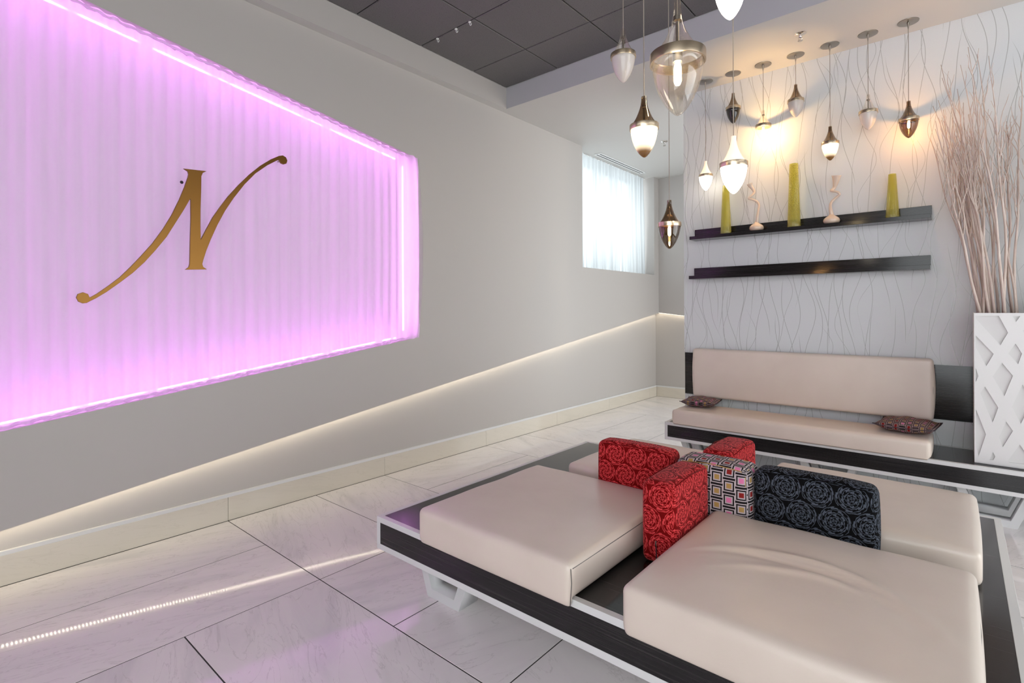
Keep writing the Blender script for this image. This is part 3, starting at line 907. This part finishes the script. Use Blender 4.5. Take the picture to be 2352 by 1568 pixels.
def wavy_vase(pts, rad, br, label):
    z0 = 2.0322
    bx = pts[0][0]
    v = tag(empty('twisted_vase', (bx, 4.752, z0)), label, 'vase', 'cream twisted neck vases')
    prof = [(0, 0.0), (br * 0.62, 0.0), (br * 0.92, 0.012), (br, 0.026), (br * 0.92, 0.042), (br * 0.66, 0.056), (br * 0.38, 0.066), (br * 0.24, 0.078), (0.0095, 0.090)]
    lathe('belly', prof, 32, M['ceramic'], v)
    P = [Vector((x - bx, 0.010 * math.sin(5 * i), z - z0)) for i, (x, z) in enumerate(pts[1:])]
    sm, sr = [], []
    n = len(P)
    for i in range(n - 1):
        p0, p1, p2, p3 = P[max(i - 1, 0)], P[i], P[i + 1], P[min(i + 2, n - 1)]
        for k in range(6):
            u = k / 6
            sm.append(0.5 * ((2 * p1) + (-p0 + p2) * u + (2 * p0 - 5 * p1 + 4 * p2 - p3) * u * u + (-p0 + 3 * p1 - 3 * p2 + p3) * u ** 3))
            sr.append(rad[i] * (1 - u) + rad[i + 1] * u)
    sm.append(P[-1]); sr.append(rad[-1])
    link('neck', to_mesh(tube_mesh('n', sm, sr, 14), 'neck'), M['ceramic'], v, smooth=True)
wavy_vase([(-1.312, 2.032), (-1.308, 2.106), (-1.303, 2.14), (-1.296, 2.199), (-1.293, 2.251), (-1.311, 2.286), (-1.344, 2.308), (-1.372, 2.319), (-1.344, 2.344), (-1.331, 2.367), (-1.341, 2.397), (-1.358, 2.425), (-1.364, 2.446)],
          [0.014, 0.011, 0.009, 0.009, 0.010, 0.009, 0.008, 0.009, 0.010, 0.012, 0.017, 0.025], 0.058, 'cream ceramic vase with a thin zigzag neck, left of the tallest green vase')
wavy_vase([(-0.758, 2.032), (-0.758, 2.106), (-0.760, 2.13), (-0.764, 2.175), (-0.756, 2.207), (-0.724, 2.239), (-0.704, 2.257), (-0.716, 2.275), (-0.757, 2.292), (-0.747, 2.306), (-0.737, 2.324), (-0.727, 2.36), (-0.721, 2.405)],
          [0.017, 0.013, 0.010, 0.010, 0.010, 0.009, 0.009, 0.009, 0.011, 0.013, 0.022, 0.035], 0.058, 'cream ceramic vase with a flaring twisted neck, right of the tallest green vase')

# ------------------------------------------------------------------ wooden platforms
def trapezoid_leg(parent, cx, y0, y1, ztop, name='leg'):
    w0, w1, th = 0.107, 0.107 + 0.38 * ztop, 0.042
    outer = [(-w0, 0), (w0, 0), (w1, ztop), (-w1, ztop)]
    k = 0.38
    inner = [(-(w0 - 0.030), th), (w0 - 0.030, th), (w0 - 0.030 + k * (ztop - 0.03 - th), ztop - 0.03), (-(w0 - 0.030 + k * (ztop - 0.03 - th)), ztop - 0.03)]
    return plate(name, outer, [inner], y1 - y0, M['leg'], lambda u, v, w: (cx + u, (y0 + y1) / 2 + w, v), parent)

def platform(name, x0, x1, y0, y1, z0, z1, label, cat, legs, reflect=False):
    r = tag(empty(name, ((x0 + x1) / 2, (y0 + y1) / 2, 0)), label, cat)
    ox, oy = r.location.x, r.location.y
    X0, X1, Y0, Y1 = x0 - ox, x1 - ox, y0 - oy, y1 - oy
    t = 0.026
    box('core', X0 + 0.003, X1 - 0.003, Y0 + 0.003, Y1 - 0.003, z0 + 0.001, z1 - 0.003, M['leg'], r)
    # laminate panels, recessed a hair behind the pale edging
    box('top_panel', X0 + t, X1 - t, Y0 + t, Y1 - t, z1 - 0.003, z1 - 0.001, M['laminate'], r, uv=True)
    for (a, b) in ((Y0 + 0.001, Y0 + 0.003), (Y1 - 0.003, Y1 - 0.001)):
        box('side_panel', X0 + t, X1 - t, a, b, z0 + t, z1 - t, M['laminate'], r, uv=True)
    for (a, b) in ((X0 + 0.001, X0 + 0.003), (X1 - 0.003, X1 - 0.001)):
        box('side_panel', a, b, Y0 + t, Y1 - t, z0 + t, z1 - t, M['laminate'], r, uv=True)
    for (za, zb) in ((z1 - t, z1), (z0, z0 + t)):
        for (a, b) in ((Y0, Y0 + t), (Y1 - t, Y1)):
            box('edging', X0, X1, a, b, za, zb, M['trim'], r, bev=0.001)
        for (a, b) in ((X0, X0 + t), (X1 - t, X1)):
            box('edging', a, b, Y0 + t, Y1 - t, za, zb, M['trim'], r, bev=0.001)
    for a in (X0, X1 - t):
        for b in (Y0, Y1 - t):
            box('edging', a, a + t, b, b + t, z0 + t, z1 - t, M['trim'], r, bev=0.001)
    for cx, ya, yb in legs:
        trapezoid_leg(r, cx - ox, ya - oy, yb - oy, z0 + 0.002)
    return r
PX0, PX1, PY0, PY1, PZ = -2.110, 0.146, 1.468, 3.312, 0.390
platform('bench_platform', PX0, PX1, PY0, PY1, 0.238, PZ, 'low dark wood platform with pale edging under the four square cushions', 'bench',
         [(-1.835, 1.636, 1.756), (-0.13, 1.636, 1.756), (-1.835, 3.02, 3.14), (-0.13, 3.02, 3.14)])
SY0 = 4.322
platform('sofa_platform', -1.953, 0.70, SY0, YW - 0.012, 0.238, PZ, 'long dark wood bench platform with pale edging along the papered wall', 'bench',
         [(-1.69, 4.475, 4.56), (-0.75, 4.475, 4.56), (0.165, 4.475, 4.56), (-1.69, 4.70, 4.79), (-0.75, 4.70, 4.79), (0.165, 4.70, 4.79)])

# ------------------------------------------------------------------ seat cushions
ZCU = PZ + 0.0005
def cushion(name, x0, x1, y0, y1, h, label, group, fn=None, crown=0.012, r=0.026, seams=(), n=(22, 22, 6), z=ZCU):
    root = tag(empty(name, ((x0 + x1) / 2, (y0 + y1) / 2, z)), label, 'cushion', group)
    me = rounded_box_mesh('upholstery', x1 - x0, y1 - y0, h, r, n, crown, fn, puff=0.006)
    up = link('upholstery', me, M['leather'], root)
    hx, hy = (x1 - x0) / 2, (y1 - y0) / 2
    for pts in seams:
        P = [Vector((a * hx, b * hy, c * h)) for a, b, c in pts]
        link('seam', to_mesh(tube_mesh('s', P, 0.0016, 6), 'seam'), M['seam'], up, smooth=True)
    return root
def folds_b(c, u, v, w):
    if w > 0.6:
        for (cx, cy, rad, wd, a) in ((-0.05, -0.75, 1.02, 0.045, 0.010), (-0.10, -0.85, 0.98, 0.035, -0.007), (0.15, -0.9, 0.93, 0.05, 0.006)):
            d = math.hypot((u - cx), (v - cy) * 1.0) - rad
            m = math.exp(-((u - 0.05) / 0.55) ** 2) * math.exp(-((v - 0.05) / 0.45) ** 2)
            c.z += a * math.exp(-(d / wd) ** 2) * m
    c.z += 0.002 * math.sin(7 * u + 3 * v) * (1 if w > 0 else 0) * (1 - u * u)
    return c
def wob(seed):
    def f(c, u, v, w):
        if w > 0: c.z += 0.0035 * noise.noise(Vector((u * 2.2 + seed, v * 2.2, seed)))
        return c
    return f
def droop(f, d):
    """front lip of a cushion hanging over the platform edge"""
    def g(c, u, v, w):
        c = f(c, u, v, w)
        if v < -0.965 and w < 0: c.z -= d * min(1.0, -w * 1.15)
        return c
    return g
CG = 'square leather seat cushions on the platform'
CH = 0.125
cushion('seat_cushion', -1.780, -0.985, 1.444, 2.290, CH, 'square pale leather cushion beside the curtained wall side, front of the platform', CG, droop(wob(1.0), 0.028),
        seams=(((0.985, -0.985, -0.12), (1.0, -0.985, 0.5), (0.985, -0.975, 0.86)), ((0.995, -0.96, 0.86), (1.004, 0.0, 0.87), (0.995, 0.96, 0.86))))
cushion('seat_cushion', -0.800, 0.042, 1.444, 2.258, CH, 'creased pale leather cushion closest to the viewer in the corner of the platform', CG, droop(folds_b, 0.034), n=(60, 60, 6),
        seams=(((0.985, -0.97, 0.86), (1.0, 0.0, 0.87), (0.99, 0.96, 0.86)),))
cushion('seat_cushion', -0.765, 0.060, 2.430, 3.200, CH, 'pale leather cushion behind the black rose bolster', CG, wob(4.0))
cushion('seat_cushion', -1.665, -0.955, 2.412, 3.155, CH, 'pale leather cushion behind the far left red bolster', CG, wob(6.0))

# ------------------------------------------------------------------ bolsters
def bolster(x0, x1, y0, y1, h, mat, label, group, r=0.028, rz=0.0, zip_=False):
    cx, cy = (x0 + x1) / 2, (y0 + y1) / 2
    root = tag(empty('bolster', (cx, cy, ZCU), rz), label, 'bolster', group)
    me = rounded_box_mesh('cover', x1 - x0, y1 - y0, h, r, (12, 12, 8), 0.010, None, puff=0.008)
    cov = link('cover', me, M[mat], root)
    hx, hy = (x1 - x0) / 2, (y1 - y0) / 2
    pm = 'rose_red' if 'red' in mat else mat
    for s in (-1, 1):
        ins = 0.006
        if hx > hy:
            P = [(-hx + 0.014, s * (hy - ins), 0.02), (-hx + 0.012, s * (hy - ins), h - 0.03), (-hx + 0.03, s * (hy - ins), h - 0.008), (0, s * (hy - ins), h + 0.0015), (hx - 0.03, s * (hy - ins), h - 0.008), (hx - 0.012, s * (hy - ins), h - 0.03), (hx - 0.014, s * (hy - ins), 0.02)]
        else:
            P = [(s * (hx - ins), -hy + 0.014, 0.02), (s * (hx - ins), -hy + 0.012, h - 0.03), (s * (hx - ins), -hy + 0.03, h - 0.008), (s * (hx - ins), 0, h + 0.0015), (s * (hx - ins), hy - 0.03, h - 0.008), (s * (hx - ins), hy - 0.012, h - 0.03), (s * (hx - ins), hy - 0.014, 0.02)]
        o = link('piping', to_mesh(tube_mesh('p', P, 0.0022, 6), 'piping'), M[pm], cov, smooth=True)
    if zip_:
        zp = link('zip', to_mesh(tube_mesh('z', [(0.0, -hy - 0.0025, 0.01), (0.0, -hy - 0.0075, 0.085)], 0.0022, 6), 'zip'), M['black_plug'], root)
        link('zip_pull', to_mesh(tube_mesh('z', [(0.0, -hy - 0.009, 0.075), (0.001, -hy - 0.011, 0.098)], 0.0030, 6), 'zip_pull'), M['chrome'], zp)
BG = 'upright bolsters set in a cross on the platform'
BH = 0.312
bolster(-1.400, -1.005, 2.293, 2.408, BH, 'rose_red', 'red rose patterned bolster pointing toward the left wall', BG)
bolster(-0.945, -0.812, 1.870, 2.240, BH, 'rose_red', 'red rose patterned bolster with a zip, pointing toward the viewer', BG, zip_=True)
bolster(-0.932, -0.782, 2.455, 2.815, BH, 'rose_red', 'red rose patterned bolster pointing toward the papered wall', BG)
bolster(-0.972, -0.662, 2.262, 2.425, BH - 0.004, 'geo', 'bolster with a maze of pink and gold squares in the middle of the cross', BG)
bolster(-0.650, -0.230, 2.300, 2.405, BH, 'rose_black', 'black bolster with grey roses', BG)

# ------------------------------------------------------------------ wall sofa cushions
cushion('seat_cushion', -1.882, -0.138, SY0 - 0.024, 4.700, 0.118, 'long pale leather seat cushion on the wall bench', None, droop(wob(9.0), 0.018), n=(50, 14, 5), r=0.028, crown=0.006)
me = rounded_box_mesh('upholstery', 1.722, 0.088, 0.440, 0.024, (50, 6, 16), 0.0, None, puff=0.014)
br = tag(empty('backrest_cushion', (-1.001, 4.768, 0.568)), 'long pale leather backrest cushion fixed to the dark wall band', 'cushion')
up = link('upholstery', me, M['leather'], br)
for s in (-1, 1):
    link('seam', to_mesh(tube_mesh('s', [(s * 0.858, -0.030, 0.02), (s * 0.861, -0.034, 0.22), (s * 0.858, -0.030, 0.42)], 0.0016, 6), 'seam'), M['seam'], up)

def pillow(cx, cy, z, sx, sy, th, rz, tilt, label):
    n = 22
    bm = bmesh.new(); uvl = bm.loops.layers.uv.new('UVMap')
    root = tag(empty('throw_pillow', (cx, cy, z), rz), label, 'pillow', 'small maze patterned pillows on the wall bench')
    for s in (1, -1):
        G = []
        for i in range(n + 1):
            row = []
            for j in range(n + 1):
                u, v = 2 * i / n - 1, 2 * j / n - 1
                k = (max(0, 1 - abs(u) ** 2.4) * max(0, 1 - abs(v) ** 2.4)) ** 0.62
                ex = 1 - 0.055 * (1 - v * v) * abs(u) ** 3; ey = 1 - 0.055 * (1 - u * u) * abs(v) ** 3
                x, y = u * sx / 2 * ex, v * sy / 2 * ey
                zz = s * th / 2 * k + 0.004 * math.sin(9 * u + 4 * v) * k
                row.append((bm.verts.new((x, y, zz + tilt * u + th * 0.42 * (abs(u * v) ** 3) * 0.3)), (x + 1.3, y + 1.1)))
            G.append(row)
        for i in range(n):
            for j in range(n):
                q = [G[i][j], G[i + 1][j], G[i + 1][j + 1], G[i][j + 1]]
                if s < 0: q = q[::-1]
                f = bm.faces.new([a[0] for a in q])
                for lp, a in zip(f.loops, q): lp[uvl].uv = a[1]
    bmesh.ops.remove_doubles(bm, verts=bm.verts, dist=1e-5)
    cov = link('cover', to_mesh(bm, 'cover'), M['geo_small'], root, smooth=True)
    P = []
    for (a, b) in ((-1, -1), (1, -1), (1, 1), (-1, 1), (-1, -1)):
        P.append(Vector((a * sx / 2, b * sy / 2, tilt * a + th * 0.126)))
    Q = []
    for a, b in zip(P, P[1:]):
        for k in range(10):
            p = a.lerp(b, k / 10)
            w = math.sin(PI * k / 10)
            Q.append(Vector((p.x * (1 - 0.05 * w * (abs(a.x - b.x) < 1e-6)), p.y * (1 - 0.05 * w * (abs(a.y - b.y) < 1e-6)), tilt * (p.x / (sx / 2)) + th * 0.126 * (abs(k - 5) / 5) ** 3)))
    Q.append(Q[0])
    link('piping', to_mesh(tube_mesh('p', Q, 0.003, 6), 'piping'), M['black_plug'], cov, smooth=True)
pillow(-1.735, 4.590, 0.552, 0.29, 0.29, 0.085, math.radians(6), 0.0, 'small dark maze patterned pillow lying at the corridor end of the wall bench')
pillow(-0.275, 4.560, 0.556, 0.34, 0.34, 0.095, math.radians(-6), 0.0, 'small dark maze patterned pillow lying at the planter end of the wall bench')

# ------------------------------------------------------------------ planter with bleached branches
pl = tag(empty('planter', (0.30, 4.60, PZ)), 'tall white box planter with diamond lattice front on the bench end', 'planter')
px0, px1, py0, py1 = 0.072, 0.520, 4.408, 4.812
ph = 1.336 - PZ
bm = bmesh.new()
bm_box(bm, px0 - 0.30, px1 - 0.30, py0 - 4.60, py1 - 4.60, 0.001, ph - 0.10)
for a in ((px0, px0 + 0.012, py0, py1), (px1 - 0.012, px1, py0, py1), (px0 + 0.012, px1 - 0.012, py0, py0 + 0.012), (px0 + 0.012, px1 - 0.012, py1 - 0.012, py1)):
    bm_box(bm, a[0] - 0.30, a[1] - 0.30, a[2] - 4.60, a[3] - 4.60, ph - 0.10, ph)
link('box', to_mesh(bm, 'box'), M['planter_in'], pl)
box('filler', px0 - 0.288, px1 - 0.312, py0 - 4.588, py1 - 4.612, ph - 0.099, ph - 0.04, M['soil'], pl)
H1 = [[(0.080,1.316),(0.187,1.318),(0.228,1.216),(0.194,1.138),(0.082,1.299)], [(0.081,1.192),(0.163,1.082),(0.129,1.005),(0.080,1.121)],
      [(0.248,1.316),(0.282,1.317),(0.264,1.283)], [(0.261,1.150),(0.289,1.091),(0.272,1.026),(0.229,1.088)],
      [(0.201,1.029),(0.249,0.953),(0.211,0.826),(0.158,0.942)], [(0.123,0.876),(0.183,0.752),(0.157,0.656),(0.101,0.834)],
      [(0.291,0.903),(0.334,0.813),(0.283,0.667),(0.244,0.764)], [(0.218,0.670),(0.248,0.617),(0.203,0.512),(0.186,0.569)],
      [(0.158,0.474),(0.168,0.446),(0.159,0.423),(0.142,0.421)], [(0.278,0.539),(0.323,0.454),(0.302,0.423),(0.231,0.423),(0.226,0.435)],
      [(0.080,0.729),(0.126,0.579),(0.092,0.438),(0.080,0.495)], [(0.079,0.989),(0.092,0.939),(0.079,0.902)],
      [(0.292,1.229),(0.345,1.310),(0.400,1.200),(0.340,1.110)], [(0.378,1.05),(0.43,0.97),(0.395,0.86),(0.345,0.94)], [(0.46,1.29),(0.505,1.25),(0.505,1.10),(0.44,1.17)],
      [(0.40,0.76),(0.45,0.66),(0.40,0.53),(0.35,0.64)], [(0.47,0.90),(0.505,0.85),(0.505,0.70),(0.465,0.78)], [(0.45,0.52),(0.50,0.44),(0.42,0.425)]]
plate('lattice', [(px0, 0.398), (px1, 0.398), (px1, 1.336), (px0, 1.336)], H1, 0.008, M['planter'], lambda u, v, w: (u - 0.30, 4.4035 - 4.60 + w, v - PZ), pl)

rng = random.Random(21)
def branch(i):
    side = rng.random()
    bx = 0.095 + 0.40 * side
    by = rng.uniform(4.46, 4.76)
    z0 = 1.296
    top = rng.uniform(2.45, 3.05)
    lean = -0.26 + 0.52 * side + rng.uniform(-0.13, 0.10)
    if i < 11: bx = rng.uniform(0.095, 0.17); lean = rng.uniform(-0.30, -0.08); top = rng.uniform(2.5, 2.92)
    ly = rng.uniform(-0.14, 0.03)
    if by + ly > 4.80: ly = 4.79 - by
    root = Vector((bx, by, z0))
    ph1, ph2 = rng.uniform(0, 6.3), rng.uniform(0, 6.3)
    bm = bmesh.new()
    def add(pts, r0, r1, seg):
        b2 = tube_mesh('b', pts, [r0 + (r1 - r0) * k / (len(pts) - 1) for k in range(len(pts))], seg)
        me = bpy.data.meshes.new('t'); b2.to_mesh(me); b2.free()
        bm.from_mesh(me); bpy.data.meshes.remove(me)
    main = []
    h = top - z0
    for k in range(15):
        s = k / 14
        main.append(Vector((lean * s ** 1.25 + 0.012 * math.sin(5 * s + ph1) + 0.006 * math.sin(13 * s + ph2),
                            ly * s + 0.010 * math.sin(6 * s + ph2), h * s)))
    d0 = main[0].copy()
    main = [p - d0 for p in main]
    add(main, rng.uniform(0.0062, 0.0095), 0.0016, 6)
    for q in range(rng.randint(6, 11)):
        s0 = rng.uniform(0.35, 0.9)
        k = int(s0 * 14); p = main[k].lerp(main[min(k + 1, 14)], s0 * 14 - k)
        ln = rng.uniform(0.15, 0.45) * (1.15 - s0)  + 0.08
        dx, dy = rng.uniform(-0.30, 0.24), rng.uniform(-0.25, 0.10)
        tw = [p + Vector((dx * ln * u, dy * ln * u, ln * u * 0.95)) + Vector((0.006 * math.sin(7 * u + q), 0.004 * math.sin(9 * u), 0)) for u in (0, .2, .4, .6, .8, 1.0)]
        tw[0] = p
        for v in tw:
            if v.y + by > 4.825: v.y = 4.825 - by
        add(tw, 0.0032, 0.0011, 5)
    o = link('dried_branch', to_mesh(bm, 'dried_branch'), M['branch'], None, smooth=True)
    o.location = root
    tag(o, 'pale bleached branch standing in the white lattice planter', 'branch', 'bleached branches in the planter')
for i in range(44): branch(i)

# ------------------------------------------------------------------ pendant lamps
LOW = [(0.0, 0.0), (0.006, 0.0015), (0.013, 0.007), (0.022, 0.017), (0.033, 0.034), (0.043, 0.055), (0.0505, 0.078), (0.0550, 0.100), (0.0570, 0.118), (0.0573, 0.128)]
UPP = [(0.0560, 0.139), (0.0500, 0.147), (0.0420, 0.158), (0.0340, 0.172), (0.0265, 0.189), (0.0195, 0.208), (0.0145, 0.226), (0.0122, 0.243), (0.0115, 0.262)]
RING = [(0.0575, 0.119), (0.0612, 0.119), (0.0615, 0.121), (0.0615, 0.139), (0.0612, 0.141), (0.0575, 0.141), (0.0575, 0.119)]
def warm_point(parent, z, power):
    l = bpy.data.lights.new('bulb_light', 'POINT')
    l.energy = power; l.color = (1.0, 0.63, 0.27); l.shadow_soft_size = 0.010
    o = bpy.data.objects.new('bulb_light', l)
    C.objects.link(o); o.parent = parent; o.location = (0, 0, z)
def pendant(x, y, ztip, zc, up, low, lit, label, group, sc=1.0, neck=1.0, power=26.0):
    root = tag(empty('pendant_lamp', (x, y, ztip)), label, 'pendant lamp', group)
    root.scale = (1, 1, 1)
    def sp(prof, nk=False):
        out = []
        for r, z in prof:
            k = 1.0
            if nk: k = 1.0 + (neck - 1.0) * min(1.0, max(0.0, (z - 0.139) / 0.07))
            out.append((r * sc * k, z * sc))
        return out
    big = zc - ztip
    g1 = lathe('lower_glass', sp(LOW), 32, M[low], root)
    g2 = lathe('upper_glass', sp(UPP, True), 32, M[up], root)
    lathe('band', sp(RING), 48, M['band'], root, sharp=30)
    sk = lathe('socket', sp([(0.0, 0.122), (0.011, 0.122), (0.011, 0.146), (0.005, 0.150), (0.0038, 0.155), (0.0038, 0.214), (0.0095, 0.216), (0.0095, 0.226), (0.0, 0.228)]), 16, M['nickel'], root, sharp=40)
    if lit and low in ('clear', 'smoke'):
        lathe('bulb', sp([(0.0, 0.068), (0.005, 0.070), (0.0085, 0.078), (0.0085, 0.108), (0.006, 0.118), (0.005, 0.123)]), 16, M['bulb'], sk)
        warm_point(root, 0.09 * sc, power)
    elif low in ('clear', 'smoke'):
        lathe('bulb', sp([(0.0, 0.068), (0.005, 0.070), (0.0085, 0.078), (0.0085, 0.108), (0.006, 0.118), (0.005, 0.123)]), 16, M['milk_off'], sk)
    link('cord', to_mesh(tube_mesh('c', [(0, 0, 0.226 * sc), (0, 0, big - 0.012)], 0.0022, 6), 'cord'), M['cord'], root)
    cn = lathe('canopy', [(0.0, big - 0.007), (0.055, big - 0.0065), (0.0625, big - 0.004), (0.0632, big - 0.0005), (0.0, big - 0.0004)], 40, M['nickel'], root, sharp=40)
    lathe('ferrule', [(0.003, big - 0.050), (0.0045, big - 0.040), (0.0055, big - 0.022), (0.0085, big - 0.012), (0.0085, big - 0.006)], 14, M['nickel'], cn)
RG = 'row of small pendants in front of the papered wall'
rows = [(-1.714, 4.672, 2.427, 'milk_top_on', 'milk_on', True, 'small lit all-white pendant at the corridor end of the wall row'),
        (-1.474, 4.669, 2.968, 'smoke', 'black_glass', False, 'small unlit pendant with black bowl in the wall row'),
        (-1.232, 4.667, 2.759, 'clear', 'clear', True, 'small lit clear glass pendant in the wall row'),
        (-0.988, 4.664, 2.902, 'smoke', 'milk_off', False, 'small unlit pendant with smoke top and white bowl in the wall row'),
        (-0.750, 4.661, 2.510, 'smoke', 'milk_smoke_on', True, 'small lit pendant with smoke top and brown-tipped bowl in the wall row'),
        (-0.505, 4.657, 2.689, 'clear', 'milk_off', False, 'small unlit pendant with clear top and white bowl in the wall row'),
        (-0.266, 4.650, 2.575, 'smoke', 'smoke', True, 'small lit smoke glass pendant beside the branches')]
for x, y, z, u, l, on, lab in rows:
    pendant(x, y, z, ZC, u, l, on, lab, RG, power=58.0)
CG2 = 'cluster of pendants hanging over the platform'
pendant(-1.251, 2.312, 2.483, ZT, 'clear', 'milk_off', False, 'unlit pendant with clear top and milky bowl, leftmost of the cluster', CG2)
pendant(-1.028, 2.082, 2.021, ZT, 'smoke', 'milk_smoke_on', True, 'lit pendant with smoke top and brown-tipped white bowl in the cluster', CG2)
pendant(-0.897, 2.128, 2.182, ZT, 'clear', 'clear', True, 'largest pendant, clear glass with a glowing bulb', CG2, sc=1.85, neck=0.68, power=120.0)
pendant(-1.182, 2.687, 1.692, ZT, 'smoke', 'smoke', True, 'lit smoke glass pendant hanging lowest in the cluster', CG2)
pendant(-0.728, 2.273, 2.586, ZT, 'milk_top_on', 'milk_on', True, 'bright white pendant cut off by the top of the picture', CG2, sc=1.08)
pendant(-0.778, 2.467, 1.892, ZT, 'milk_top_on', 'milk_on', True, 'lit all-white pendant in front of the shelf in the cluster', CG2)
